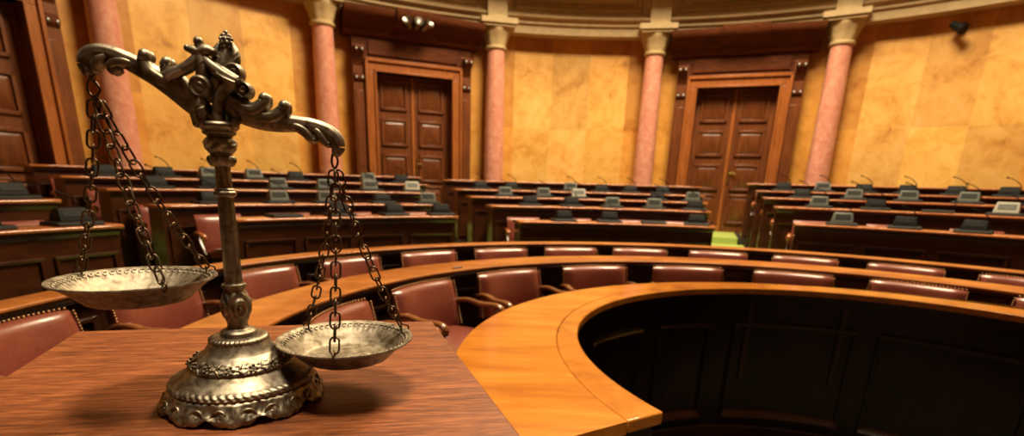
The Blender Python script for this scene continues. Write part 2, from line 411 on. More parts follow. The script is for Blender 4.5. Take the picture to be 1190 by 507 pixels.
# ------------------------------------------------------------------ doors (setting)
def scroll_bracket(parent, x):
    mb = MB()
    prof = [(0, 2.42), (-.26, 2.42), (-.28, 2.36), (-.24, 2.29), (-.17, 2.22), (-.12, 2.08), (-.1, 1.98), (-.15, 1.93), (-.17, 1.86), (-.13, 1.8), (-.05, 1.78), (0, 1.72)]
    mb.prism([(y, z + .907) for y, z in prof], 'x', x - .09, x + .09)
    o = mb.build('bracket', M['hood'], parent, bevel=.008)
    mb = MB()
    for z, y in ((2.34, -.27), (1.87, -.16)):
        for dx in (-.055, .055): mb.ball((x + dx, y, z + .907), .032, 10, (1, .6, 1))
    mb.build('volute_glints', M['lamp_metal'], o, smooth=180)  # pale metal buttons made up as the highlights on the scroll volutes
def make_door():
    t = empty('door')
    oz = .907
    # jambs and head of the inner architrave
    mb = MB()
    for s in (-1, 1):
        x0, x1 = sorted((s * .77, s * .98)); mb.box(x0, x1, -.16, .17, 0, 2.0 + oz)
        x0, x1 = sorted((s * .93, s * .98)); mb.box(x0, x1, -.2, .06, 0, 2.22 + oz)
        x0, x1 = sorted((s * .77, s * .81)); mb.box(x0, x1, -.19, .06, 0, 2.04 + oz)
    mb.box(-.98, .98, -.16, .17, 2.0 + oz, 2.18 + oz); mb.box(-.98, .98, -.2, .06, 2.17 + oz, 2.23 + oz); mb.box(-.81, .81, -.19, .06, 2.0 + oz, 2.04 + oz)
    mb.build('frame', M['frame'], t, bevel=.008)
    mb = MB()
    for s in (-1, 1):
        x0, x1 = sorted((s * .98, s * 1.2)); mb.box(x0, x1, -.12, .08, .35, 2.45 + oz); mb.box(x0 - .02, x1 + .02, -.15, .08, 0, .35)
        x0, x1 = sorted((s * 1.01, s * 1.17)); mb.box(x0, x1, -.135, .08, .45, 1.65 + oz)
    mb.build('pilaster', M['door'], t, bevel=.008)
    mb = MB()
    mb.box(-1.2, 1.2, -.1, .1, 2.23 + oz, 2.62 + oz); mb.box(-.9, .9, -.13, .1, 2.3 + oz, 2.55 + oz)
    prof = [(.1, 2.6), (-.14, 2.6), (-.2, 2.66), (-.22, 2.72), (-.34, 2.77), (-.38, 2.84), (-.46, 2.88), (-.5, 2.95), (-.5, 3.02), (.1, 3.02)]
    mb.prism([(y, z + oz) for y, z in prof], 'x', -1.36, 1.36)
    prof2 = [(.1, 2.66), (-.24, 2.66), (-.26, 2.74), (-.5, 2.86), (-.55, 2.95), (-.55, 3.05), (.1, 3.05)]
    mb.prism([(y, z + oz) for y, z in prof2], 'x', -.42, .42)
    mb.build('hood', M['hood'], t, bevel=.006)
    for s in (-1, 1): scroll_bracket(t, s * 1.09)
    # the two leaves
    for s in (-1, 1):
        mb = MB(); x0, x1 = sorted((s * .005, s * .77)); mb.box(x0, x1, .10, .17, 0, 2.0 + oz)
        lf = mb.build('door_leaf', M['door'], t)
        c = s * .385
        for z0, z1 in ((-.72, -.1), (-.02, .52), (.68, 1.2), (1.36, 1.92)):
            mb = MB(); z0 += oz; z1 += oz
            w = .27
            for (u0, u1, v0, v1) in ((c - w, c + w, z0, z0 + .05), (c - w, c + w, z1 - .05, z1), (c - w, c - w + .05, z0, z1), (c + w - .05, c + w, z0, z1)):
                mb.box(u0, u1, .06, .105, v0, v1)
            # raised field with sloped edges
            i, d = .1, .05
            A = [(c - w + i, z0 + i), (c + w - i, z0 + i), (c + w - i, z1 - i), (c - w + i, z1 - i)]
            B = [(c - w + d, z0 + d), (c + w - d, z0 + d), (c + w - d, z1 - d), (c - w + d, z1 - d)]
            mb.add([(p[0], .098, p[1]) for p in B] + [(p[0], .07, p[1]) for p in A], [(0, 1, 5, 4), (1, 2, 6, 5), (2, 3, 7, 6), (3, 0, 4, 7), (4, 5, 6, 7)])
            mb.build('door_panel', M['door'], lf, bevel=.006)
    mb = MB(); mb.box(-.03, .03, .07, .105, 0, 2.0 + oz); mb.build('astragal', M['frame'], t, bevel=.01)
    mb = MB(); mb.box(.05, .1, .085, .105, .12 + oz, .44 + oz)
    mb.tube(catmull([(.075, .1, .34 + oz), (.075, .03, .34 + oz), (.09, .02, .34 + oz), (.2, .02, .335 + oz)], 4), .016, 8); mb.ball((.075, .07, .21 + oz), .018, 8)
    mb.build('door_handle', M['brass'], t, smooth=40)
    return t
d0 = make_door()
for i, a in enumerate((-24.3, 20.5, -69.4, 65.5)):
    o = d0 if i == 0 else copy_tree(d0)
    o.name = 'door_%d' % (i + 1); o.location = W(a, RW - .26, -.907); o.rotation_euler.z = -R(a); struct(o)

# lamps over the left door and on the right wall
t = empty('spotlight_cluster', W(-24.5, 8.22, 2.84)); t.rotation_euler.z = R(24.5)
mb = MB(); mb.box(-.22, .22, .02, .1, -.03, .04); mb.box(-.03, .03, .05, .25, -.02, .02); mb.build('bracket', M['black'], t, bevel=.006)
for x, rz in ((-.17, -.5), (.0, .1), (.17, .6)):
    mb = MB(); Mx = Matrix.Translation((x, -.03, -.03)) @ Matrix.Rotation(rz, 4, 'Z') @ Matrix.Rotation(R(60), 4, 'X')
    ring = [(.03, -.1), (.045, -.06), (.05, 0), (.085, .08), (.09, .11), (.075, .1), (.02, .06)]
    rs = [[Mx @ Vector((r * math.cos(j * PI / 8), r * math.sin(j * PI / 8), z)) for j in range(16)] for r, z in ring]
    mb.loft(rs); mb.build('lamp_head', M['lamp_metal'], t, smooth=40)
tag(t, 'cluster of small metal spotlights fixed above the left door hood', 'spotlight')
t = empty('wall_spotlight', W(42.9, RW - .1, 2.78)); t.rotation_euler.z = -R(42.9)
mb = MB(); mb.box(-.06, .06, 0, .12, -.06, .06); mb.tube([(0, .02, 0), (0, -.12, -.04)], .02, 8); mb.build('bracket', M['black'], t, bevel=.005)
mb = MB(); mb.tube([(-.12, -.1, .03), (-.03, -.14, -.03), (.07, -.2, -.1)], [.05, .07, .085], 14); mb.build('lamp_head', M['black'], t, smooth=50)
tag(t, 'small dark spotlight high on the yellow marble wall at the right', 'spotlight')

# ------------------------------------------------------------------ ring counter round the pit
CZ = EYE - .68
a0, a1 = -121, 118
t = empty('ring_counter', (C[0], C[1], 0))
mb = MB(); mb.arc(C, r_seam, r_out, a0, a1, CZ - .045, CZ, 160); mb.build('countertop', M['counter'], t, True, bevel=.006)
mb = MB(); mb.arc(C, r_in, lambda a: r_seam(a) - .0015, a0, a1, CZ - .045, CZ, 160); mb.build('countertop_rim', M['counter_rim'], t, True, bevel=.006)
mb = MB()
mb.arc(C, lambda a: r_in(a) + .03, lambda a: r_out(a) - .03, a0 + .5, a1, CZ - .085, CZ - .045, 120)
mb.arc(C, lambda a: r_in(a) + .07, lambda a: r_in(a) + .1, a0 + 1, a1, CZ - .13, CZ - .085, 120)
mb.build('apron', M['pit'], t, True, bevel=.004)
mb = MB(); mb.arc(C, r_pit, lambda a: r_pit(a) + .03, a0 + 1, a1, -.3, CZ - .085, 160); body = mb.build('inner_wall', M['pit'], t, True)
def ci_arc(mbx, r0, r1, A0, A1, z0, z1): mbx.arc(CI, r0, r1, A0, A1, z0, z1)
pans = [(-104, -84), (-79, -58), (-53, -32.4), (-26.6, -10.3), (-3.8, 26.4), (31, 60), (65, 94)]
for p0, p1 in pans:
    mb = MB(); zt, zb = EYE - 1.0, EYE - 1.70
    mb.arcprof(CI, [(1.645, zt), (1.605, zt), (1.60, zt + .015), (1.61, zt + .035), (1.645, zt + .04)], p0, p1)
    pass
    for e0, e1 in ((p0, p0 + .9), (p1 - .9, p1)): mb.arcprof(CI, [(1.645, zb), (1.61, zb), (1.61, zt), (1.645, zt)], e0, e1)
    mb.build('panel_moulding', M['pit'], body, True, bevel=.003)
    mb = MB(); mb.arcprof(CI, [(1.645, zb - .04), (1.585, zb - .035), (1.585, zb - .02), (1.63, zb + .02), (1.645, zb + .02)], p0, p1); mb.build('panel_sill', M['bench'], body, True, bevel=.003)  # lighter wood than the wall, painting in light caught by the upward face
mb = MB(); mb.arc(CI, 1.6, 1.645, -110, 100, -.3, -.16); mb.build('skirting', M['dark'], t, True, bevel=.008)
for a in (-110, -88, -68, -48, -28, -8, 12, 32, 52, 72, 94):
    mb = MB(); mb.arc(C, lambda x: r_pit(x) + .03, lambda x: r_out(x) - .12, a - .7, a + .7, FL, CZ - .085, 2)
    mb.build('support', M['dark'], t, True, bevel=.004)
tag(t, 'honey-coloured curved wooden counter ringing the dark panelled pit', 'counter')

# ------------------------------------------------------------------ curved desks: rail in front of and behind the second chair row
def curved_desk(name, r, z, depth, a0, a1, label, zf0, zf1, npan):
    t = empty(name, (C[0], C[1], 0)); zt = EYE + z
    mb = MB(); mb.arcprof(C, [(r, zt - .03), (r - .012, zt - .02), (r - .012, zt - .006), (r, zt), (r + depth, zt), (r + depth, zt - .03)], a0, a1)
    mb.build('desktop', M['rail'], t, True, bevel=.003)
    mb = MB(); mb.arcprof(C, [(r + .015, zt - .03), (r + .012, zt - .05), (r + .03, zt - .07), (r + .06, zt - .07), (r + .06, zt - .03)], a0, a1)
    mb.build('cornice_moulding', M['dark'], t, True)
    mb = MB(); mb.arc(C, r + .05, r + .09, a0, a1, zf0, zt - .03); fp = mb.build('front_panel', M['dark'], t, True)
    w = (a1 - a0) / npan
    for i in range(npan):
        p0, p1 = a0 + w * i + w * .1, a0 + w * (i + 1) - w * .1
        mb = MB(); z0, z1 = zf0 + .14, zt - .16
        for u, v in ((z0, z0 + .035), (z1 - .035, z1)): mb.arcprof(C, [(r + .055, u), (r + .03, u + .005), (r + .03, v - .005), (r + .055, v)], p0, p1)
        dw = .035 / r * 57.3
        for u, v in ((p0, p0 + dw), (p1 - dw, p1)): mb.arcprof(C, [(r + .055, z0), (r + .03, z0), (r + .03, z1), (r + .055, z1)], u, v)
        mb.build('panel_moulding', M['dark'], fp, True, bevel=.003)
    mb = MB(); mb.arc(C, r + .03, r + .1, a0, a1, zf0, zf0 + .1); mb.build('skirting', M['dark'], t, True, bevel=.005)
    for i in range(npan + 1):
        mb = MB(); a = a0 + w * i; mb.arc(C, r + .09, r + depth - .02, a - .35, a + .35, zf1, zt - .03, 2); mb.build('support', M['dark'], t, True)
    tag(t, label, 'desk')
curved_desk('curved_desk', 2.575, -.63, .315, -104, 76, 'long curved desk with orange wood top between the two rows of red armchairs', FL, FL, 14)
curved_desk('curved_desk', 3.85, -.62, .16, -100, 76, 'long curved wooden rail behind the second row of red armchairs', FL, TZ[0], 16)
# small paper marks on the desk rail
mb = MB(); mb.arc(C, 2.60, 2.615, -46.6, -45.8, EYE - .63, EYE - .615, 1)
mb.arc(C, 2.60, 2.615, -45.5, -44.7, EYE - .63, EYE - .615, 1)
tag(mb.build('place_marker', M['white']), 'tiny pale paired place marker standing on the edge of the curved desk', 'marker')

# ------------------------------------------------------------------ armchairs
def make_armchair():
    t = empty('armchair')
    # seat
    mb = MB(); nx, ny = 10, 8; rings = []
    for i in range(ny + 1):
        v = i / ny; y = -.21 + .44 * v; w = .285 - .03 * v - .02 * (1 - min(1, v * 6)) ; ring = []
        for j in range(nx + 1):
            u = -1 + 2 * j / nx; ring.append((u * w, y, .445 + .035 * (1 - u ** 4) * math.sin(PI * min(1, max(0, .12 + v * .8))) ))
        for j in range(nx + 1):
            u = 1 - 2 * j / nx; ring.append((u * w, y, .385))
        rings.append(ring)
    mb.loft(rings); st = mb.build('seat', M['leather'], t, smooth=60)
    mb = MB(); mb.box(-.29, .29, -.195, .22, .31, .385); mb.build('seat_frame', M['bench'], t, bevel=.012)
    # back, curved and padded
    mb = MB(); rings = []; nz, nx = 12, 14
    def back(u, v, f):
        x = .30 * u * (1 - .02 * v); y = .235 + .07 * v - .055 * u * u * 1.0; edge = (1 - u ** 8) ** .5 if abs(u) < 1 else 0
        return x, y
    sec = [(-.012, .445), (-.05, .455), (-.062, .50), (-.066, .60), (-.064, .70), (-.058, .725)]
    sec += [(-.012 - .046 * math.cos(R(18 * q)), .722 + .043 * math.sin(R(18 * q))) for q in range(1, 10)]
    sec += [(.032, .715), (.032, .60), (.03, .445)]
    for j in range(nx + 1):
        u = -1 + 2 * j / nx; pu = max(.1, (1 - abs(u) ** 7)) ** .5
        rings.append([(back(u, (z - .445) / .32, 0)[0], back(u, (z - .445) / .32, 0)[1] + .012 + (y - .012) * (pu if y < .012 else 1), .445 + (z - .445) * (.96 + .04 * pu)) for y, z in sec])
    mb.loft(rings); bk = mb.build('backrest', M['leather'], t, smooth=60)
    mb = MB()
    for i in range(27):
        u = -.97 + 1.94 * i / 26; x, y = back(u, 1, 0); mb.ball((x, y + .01, .765), .0085, 6)
    for s in (-1, 1):
        for i in range(20):
            v = .03 + .94 * i / 19; x, y = back(s, v, 0); mb.ball((x + s * .003, y - .018, .445 + .315 * v), .008, 6)
    mb.build('nailhead_trim', M['nail'], bk, smooth=180)
    mb = MB()
    for i in range(26):
        x = -.27 + .54 * i / 25; mb.ball((x, -.212, .395), .009, 6)
    mb.build('nailhead_trim', M['nail'], st, smooth=180)
    mb = MB(); rings = []
    for i in range(9):
        u = -1 + 2 * i / 8; x, y = back(u, .5, 0); x *= 1.03
        rings.append([(x, y - .02, .2), (x, y + .02, .2), (x, y + .05, .74), (x, y + .03, .74)])
    mb.loft(rings); mb.build('back_frame', M['dark'], t, smooth=40)
    for s in (-1, 1):
        mb = MB(); pts = catmull([(s * .298, .24, .61), (s * .306, .12, .63), (s * .308, .0, .615), (s * .308, -.11, .62), (s * .308, -.165, .605), (s * .308, -.17, .57), (s * .308, -.145, .555)], 5)
        mb.tube(pts, [.024] * 10 + [.026] * (len(pts) - 10), 10, flat=(.75, 1.15), up=(0, 0, 1)); arm = mb.build('armrest', M['arm'], t, smooth=60)
        mb = MB(); mb.tube(catmull([(s * .308, -.13, .59), (s * .304, -.1, .53), (s * .31, -.12, .45), (s * .295, -.16, .36)], 4), .02, 8, flat=(1.3, .9)); mb.build('arm_post', M['arm'], arm, smooth=60)
        mb = MB(); mb.tube([(s * .26, -.165, .33), (s * .265, -.17, .18), (s * .268, -.175, .0)], [.032, .026, .018], 8); mb.build('leg', M['dark'], t, smooth=50)
        mb = MB(); mb.tube([(s * .26, .2, .36), (s * .262, .22, .2), (s * .265, .28, .0)], [.03, .026, .02], 8); mb.build('leg', M['dark'], t, smooth=50)
    return t
ch0 = make_armchair(); used = False
row1 = [-78, -58, -37.8, -18, 2, 22.2, 42, 61.5]
row2 = [-88.5, -75.9, -63, -50.3, -37.4, -24.8, -12.3, -.2, 12.8, 25.9, 39, 52, 65]
for row, rb, who in ((row1, 2.417, 'nearer row, beside the ring counter'), (row2, 3.70, 'farther row, behind the curved desk')):
    for i, a in enumerate(row):
        o = copy_tree(ch0) if used else ch0; used = True
        r = rb - .265 + (.05 if rb < 3 and a > 40 else 0) + (.04 if rb < 3 and a > 60 else 0); o.location = (C[0] + r * math.sin(R(a)), C[1] + r * math.cos(R(a)), FL); o.rotation_euler.z = -R(a)
        tag(o, 'red leather armchair, %s from left in the %s' % (ORD[i], who), 'armchair', 'armchairs of the ' + who.split(',')[0])

# ------------------------------------------------------------------ blocks of benches
ROWR = [5.5 + .8 * k for k in range(5)]
BL = {'ML': dict(n='left block', z=[-.435, -.32, -.17, -.05, .075], l=[-51.3, -55.3, -56.7, -57.7, -57.9], r=[-23.2, -22.7, -22.1, -21.6, -21.2]),
      'C': dict(n='centre block', z=[-.5, -.325, -.215, -.11, .045], l=[-13.5, -15.6, -16.8, -17.4, -17.8], r=[14.9, 14.8, 14.9, 15, 15]),
      'R': dict(n='right block', z=[-.405, -.215, -.1, .005, .13], l=[25.4, 23.2, 22.1, 21.5, 20.7], r=[56, 56, 56, 56, 56]),
      'L': dict(n='far left block', z=[-.435, -.25, -.11], l=[-80, -80, -79], r=[-62.8, -63.6, -64])}
DEV = {'ML': [[(-45.5, 't'), (-38.7, 'b'), (-31.5, 'b'), (-24.9, 'b')], [(-50.1, 'b'), (-43, 'g'), (-37.4, 'g'), (-30.5, 'b'), (-24.4, 'g')],
              [(-52.5, 'b'), (-47.5, 'b'), (-40.6, 'g'), (-35.3, 'g'), (-30, 'g'), (-24.6, 'w')], [(-54.4, 'b'), (-49.6, 'b'), (-45.6, 'g'), (-41.2, 'g'), (-36.8, 'b'), (-28.5, 'g'), (-24.4, 'b')]],
       'L': [[(-65.6, 'b'), (-72, 'b')], [(-66, 'b'), (-72, 'b')], []],
       'C': [[(-6.7, 'b'), (.1, 'b'), (6.6, 't'), (12.6, 'b')], [(-10, 'b'), (-4.1, 'b'), (1.7, 'g'), (7.5, 'g'), (13, 'b')],
             [(-12.1, 'g'), (-6.8, 'g'), (-1.9, 'w'), (8.7, 'b'), (13.3, 'g')], [(-14.2, 'b'), (-10.1, 'b'), (-2.1, 'g'), (2, 'b'), (5.8, 'b'), (10, 'b')]],
       'R': [[(30.7, 'g'), (37.4, 'b'), (44, 'b'), (50.5, 'b')], [(28, 'g'), (34, 'b'), (40.1, 't'), (45.9, 'w'), (51.5, 'b')],
             [(26.2, 'b'), (31.7, 'g'), (37, 'g'), (42.3, 'g'), (47.6, 'b'), (53, 'b')], [(24.3, 'b'), (28.5, 'g'), (32.6, 'b'), (36.7, 'b'), (40.9, 'b'), (45.1, 'b'), (49.3, 'b'), (53.5, 'b')]]}
RN = ['front desk row', 'second desk row', 'third desk row', 'fourth desk row', 'back desk row']

def make_seat():
    t = empty('bench_chair')
    mb = MB(); rings = []
    for i in range(9):
        v = i / 8; z = .56 + .39 * v; pv = (1 - (2 * v - 1) ** 8) ** .5 if 0 < i < 8 else .3; ring = []
        for j in range(9):
            u = -1 + j / 4; pu = max(.15, 1 - u ** 8) ** .5; ring.append((.255 * u, .05 + .1 * v - .01 - .045 * pu * pv, z))
        for j in range(9):
            u = 1 - j / 4; ring.append((.255 * u, .05 + .1 * v + .02, z))
        rings.append(ring)
    mb.loft(rings); mb.build('backrest', M['leather'], t, smooth=60)
    mb = MB(); rings = []
    for i in range(9):
        v = i / 8; y = -.165 + .225 * v; ring = []
        for j in range(9):
            u = -1 + j / 4; ring.append((.245 * u, y, .57 + .04 * (1 - u ** 6) * (1 - (2 * v - 1) ** 6)))
        ring += [(.245, y, .52), (-.245, y, .52)]
        rings.append(ring)
    mb.loft(rings); mb.build('seat', M['leather'], t, smooth=60)
    mb = MB(); mb.box(-.23, .23, -.13, .1, 0, .52); mb.build('base', M['dark'], t, bevel=.01)
    for s in (-1, 1):
        mb = MB(); pts = catmull([(s * .275, .11, .76), (s * .28, .04, .77), (s * .28, -.07, .76), (s * .28, -.13, .73), (s * .28, -.12, .69)], 4)
        mb.tube(pts, .024, 8, flat=(.8, 1.1), up=(0, 0, 1))
        mb.ball((s * .28, -.12, .735), .04, 10); mb.build('armrest', M['benchtop'], t, smooth=60)
        mb = MB(); x0, x1 = sorted((s * .265, s * .295)); mb.prism([(-.11, 0), (.12, 0), (.14, .74), (.02, .75), (-.05, .66), (-.14, .56)], 'x', x0, x1); mb.build('side_panel', M['bench'], t, bevel=.006)
    return t

def make_console(kind):
    t = empty('voting_console')
    topm = {'b': M['black'], 'g': M['grey'], 'w': M['white'], 't': M['tray']}[kind]
    mb = MB(); mb.prism([(-.15, .0), (.15, .0), (.15, .014), (.13, .034), (-.13, .034), (-.15, .02)], 'x', -.17, .17); mb.build('base_tray', M['tray'], t, bevel=.005)
    if kind != 't':
        mb = MB()
        h = .16 if kind != 'b' else .145
        prof = [(-.075, .03), (-.072, .05), (-.03, h), (.03, h), (.09, .09), (.1, .03)]
        ringL = [(-(.122 - .02 * (z - .03) / .13), y, z) for y, z in prof]; ringR = [((.122 - .02 * (z - .03) / .13), y, z) for y, z in prof]
        mb.loft([ringL, ringR]); bd = mb.build('body', topm, t, bevel=.008)
        mb = MB(); d = Vector((0, .042, h - .05)).normalized(); n = Vector((0, -d.z, d.y))
        p0 = Vector((0, -.072, .05)) + n * .001
        def q(u, v): return Vector((u, 0, 0)) + p0 + d * v
        L = .042 / d.y
        vs = [q(-.085, L * .25), q(.085, L * .25), q(.085, L * .8), q(-.085, L * .8)]
        mb.add(vs + [v + n * .004 for v in vs], [(0, 1, 2, 3), (4, 5, 6, 7), (0, 1, 5, 4), (1, 2, 6, 5), (2, 3, 7, 6), (3, 0, 4, 7)])
        mb.build('panel', M['black'] if kind == 'b' else M['tray'] if kind == 'g' else M['grey'], bd)
    mb = MB(); pts = catmull([(.12, .1, .02), (.12, .1, .1), (.1, .09, .17), (.02, .05, .24), (-.06, .02, .27)] if kind != 't' else [(.15, .1, .02), (.155, .1, .1), (.16, .1, .16)], 4)
    mb.tube(pts, .006, 6); e = pts[-1]; mb.ball(e, .014, 8); mb.build('microphone', M['black'], t, smooth=60)
    return t
con0 = {}
seat0 = None
def place(o, a, r, z): o.location = (C[0] + r * math.sin(R(a)), C[1] + r * math.cos(R(a)), z); o.rotation_euler.z = -R(a)
for b in ('ML', 'C', 'R', 'L'):
    B = BL[b]
    for k, zr in enumerate(B['z']):
        r = ROWR[k]; zt = EYE + zr; zf = TZ[k]; l, rr = B['l'][k], B['r'][k]; mid = (l + rr) / 2
        t = empty('bench_desk', (C[0] + r * math.sin(R(mid)), C[1] + r * math.cos(R(mid)), zf))
        mb = MB(); mb.arcprof(C, [(r, zt - .035), (r - .015, zt - .025), (r - .015, zt - .008), (r, zt), (r + .38, zt), (r + .38, zt - .035)], l - .3, rr + .3)
        mb.build('desktop', M['benchtop'], t, True, bevel=.003)
        mb = MB(); mb.arc(C, r + .04, r + .075, l, rr, zf, zt - .035); fp = mb.build('front_panel', M['bench'], t, True)
        mb = MB(); mb.arcprof(C, [(r + .04, zt - .035), (r + .005, zt - .035), (r + .008, zt - .06), (r + .03, zt - .09), (r + .04, zt - .09)], l, rr); mb.build('cornice_moulding', M['dark'], t, True)
        npn = max(2, round((rr - l) * PI / 180 * r / .66)); w = (rr - l) / npn
        for i in range(npn):
            p0, p1 = l + w * (i + .07), l + w * (i + .93)
            mb = MB(); z1 = zt - .235; z0 = zf + .08
            mb.arcprof(C, [(r + .045, z1 - .03), (r + .02, z1 - .02), (r + .015, z1), (r + .045, z1 + .006)], p0, p1)
            mb.arcprof(C, [(r + .045, z0), (r + .02, z0), (r + .02, z0 + .03), (r + .045, z0 + .03)], p0, p1)
            dw = .03 / r * 57.3
            for u, v in ((p0, p0 + dw), (p1 - dw, p1)): mb.arcprof(C, [(r + .045, z0), (r + .022, z0), (r + .022, z1 - .02), (r + .045, z1 - .02)], u, v, 1)
            mb.build('panel_moulding', M['bench'], fp, True)
        dw = .04 / r * 57.3
        for u, v in ((l, l + dw), (rr - dw, rr)):
            mb = MB(); mb.arcprof(C, [(r + .076, zf), (r + .40, zf), (r + .36, zt - .036), (r + .076, zt - .036)], u, v, 1); mb.build('end_panel', M['bench'], t, True, bevel=.004)
        tag(t, 'dark wood bench desk forming the %s of the %s' % (RN[k], B['n']), 'desk', 'bench desks of the ' + B['n'])
        if k > 3 or k >= len(DEV[b]): continue
        dl = DEV[b][k]
        for i, (a, kd) in enumerate(dl):
            if kd in con0: o = copy_tree(con0[kd])
            else: o = con0[kd] = make_console(kd)
            place(o, a, r + .17, zt)
            o.rotation_euler.z += R(random.uniform(-5, 5))
            nm = {'b': 'black voting console', 'g': 'grey voting console', 'w': 'pale grey voting console', 't': 'flat voting tray'}[kd]
            tag(o, '%s, %s from left on the %s, %s' % (nm, ORD[i], RN[k], B['n']), 'voting console', 'voting consoles on the bench desks')
        # seats behind this desk
        k2 = min(k + 1, len(B['l']) - 1); l2 = .3 * l + .7 * B['l'][k2] - .2; r2 = .3 * rr + .7 * B['r'][k2] + .2
        if b == 'C' and k > 0: l2 += 1.3
        if b == 'ML': r2 -= .8
        step = .69 / (r + .46) * 57.3; n = int((r2 - l2) // step); st = (r2 - l2) / n
        for i in range(n):
            a = l2 + st * (i + .5)
            if seat0 is None: o = seat0 = make_seat()
            else: o = copy_tree(seat0)
            place(o, a, r + .585, zf); o.scale.z = (zt - zf + (.008 if k == 0 else -.03)) / .95
            tag(o, 'red leather bench chair, %s from left behind the %s, %s' % (ORD[i], RN[k], B['n']), 'chair', 'red leather seats of the ' + B['n'])

# ------------------------------------------------------------------ lectern in the foreground
LZ = EYE - .27
BLc, BRc = Vector((-.748, .878)), Vector((-.141, 1.017))
ang = math.atan2(BRc.y - BLc.y, BRc.x - BLc.x) - R(3)
ctr = (BLc + BRc) / 2
t = empty('lectern', (ctr.x, ctr.y, FL), ang)
LZ0 = LZ; LZ = LZ - FL
wd, dp = .626, .66
rot = Matrix.Rotation(-ang, 2)
def loc2(p): q = rot @ (Vector(p) - ctr); return (q.x, q.y)
dr = Vector((.322, -.947))
poly = [loc2(BLc), loc2(BRc), loc2(BRc + dr * dp), loc2(BLc + dr * dp)]
def inset(p, d):
    c = sum((Vector(q) for q in p), Vector((0, 0))) / len(p)
    return [tuple(c + (Vector(q) - c) * (1 - d / .3)) for q in p]
mb = MB(); mb.prism(poly, 'z', LZ - .03, LZ); mb.build('top_board', M['lectern'], t, bevel=.003)
mb = MB(); mb.prism(inset(poly, .012), 'z', LZ - .05, LZ - .03); mb.prism(inset(poly, .025), 'z', LZ - .075, LZ - .05); mb.build('moulding', M['lectern'], t, bevel=.004)
mb = MB(); mb.prism(inset(poly, .035), 'z', .1, LZ - .075); bd = mb.build('cabinet', M['lectern'], t, bevel=.004)
mb = MB(); mb.prism(inset(poly, .02), 'z', 0, .1); mb.build('plinth', M['lectern'], t, bevel=.006)
for k in range(3):
    q = inset(poly, .033); p0, p1 = Vector(q[k]), Vector(q[(k + 1) % 4]); d = p1 - p0
    A = p0 + d * .14; Bq = p0 + d * .86; n = Vector((-d.y, d.x)).normalized() * -.001
    mb = MB(); u = d.normalized(); nn = Vector((u.y, -u.x)); cc = sum((Vector(z) for z in q), Vector((0, 0))) / 4
    if nn.dot((A + Bq) / 2 - cc) < 0: nn = -nn
    for (s0, s1, z0, z1) in ((0, 1, .2, .24), (0, 1, 1.0, 1.04), (0, .06, .24, 1.0), (.94, 1, .24, 1.0)):
        a_, b_ = A + (Bq - A) * s0, A + (Bq - A) * s1
        mb.prism([tuple(a_ - nn * .004), tuple(b_ - nn * .004), tuple(b_ + nn * .012), tuple(a_ + nn * .012)], 'z', z0, z1)
    mb.build('panel_moulding', M['lectern'], bd, bevel=.003)
tag(t, 'square-topped brown wooden lectern carrying the scales in the foreground', 'lectern')

# ------------------------------------------------------------------ the balance scales
LZ = LZ0
U = Vector((.98952, .14439, 0)); NV = Vector((-.14439, .98952, 0)); O = Vector((-.322, .61105, LZ))
sc = empty('balance_scales', O)
def B2(s, z, d=0): return U * s + NV * d + Vector((0, 0, z))
def lean(z): k = .022 * max(0, z - .085); return (U.x * k, U.y * k)

# base: lathe with relief
prof = [(.0865, .0), (.092, .003), (.0925, .007), (.090, .012), (.0865, .017), (.084, .022), (.0825, .0255), (.0805, .0265), (.0805, .0285), (.0825, .0292), (.081, .0325), (.0775, .0345), (.0745, .0355),
        (.0725, .037), (.0685, .0395), (.0645, .0425), (.061, .0455), (.0588, .0475), (.0583, .0488), (.0592, .0497), (.0588, .0515), (.057, .054), (.0535, .0575), (.0495, .0605), (.0462, .0625), (.044, .0638),
        (.0415, .0655), (.0385, .069), (.036, .073), (.0342, .0765), (.0332, .0785), (.0338, .0796), (.0335, .081), (.0318, .0828), (.029, .0838), (.024, .084), (.0, .084)]
fine = []
for (p, q) in zip(prof, prof[1:]):
    k = 3 if p[1] < .066 else 2
    for i in range(k): fine.append((p[0] + (q[0] - p[0]) * i / k, p[1] + (q[1] - p[1]) * i / k))
fine.append(prof[-1])
def base_fn(r, z, th, i):
    if z < .0255:                                   # acanthus skirt with scalloped, pierced foot
        w = 1 - abs(z - .012) / .0135 if z > .012 else 1
        n = 10; ph = (th * n / (2 * PI)) % 1
        d = .0018 * math.cos(2 * PI * ph) + .0008 * math.cos(6 * PI * ph + 260 * z) + .0004 * math.sin(14 * PI * ph - 500 * z)
        r2 = r + d * max(.0, min(1, w + .35)) + .001
        arch = max(0, math.cos(2 * PI * (ph - .5))) ** 1.5
        zz = z + .009 * arch * max(0, 1 - z / .014)
        return r2, zz
    if .029 <= z <= .0345:                          # gadrooned bead
        return r + .0011 * math.sin(60 * th + 900 * z), z
    if .0497 <= z <= .063:                          # floral band
        w = math.sin(PI * (z - .0497) / .0133)
        return r + w * (.0008 * math.sin(14 * th + 3 * math.sin(z * 900)) + .0006 * math.cos(28 * th + z * 1500) + .0004 * math.sin(42 * th - z * 2300)), z
    if .0795 <= z <= .0835: return r + .0005 * math.sin(40 * th), z
    return r, z
mb = MB(); mb.lathe(fine, 320, fn=base_fn, cap=True); mb.build('base', M['metal'], sc, smooth=60)
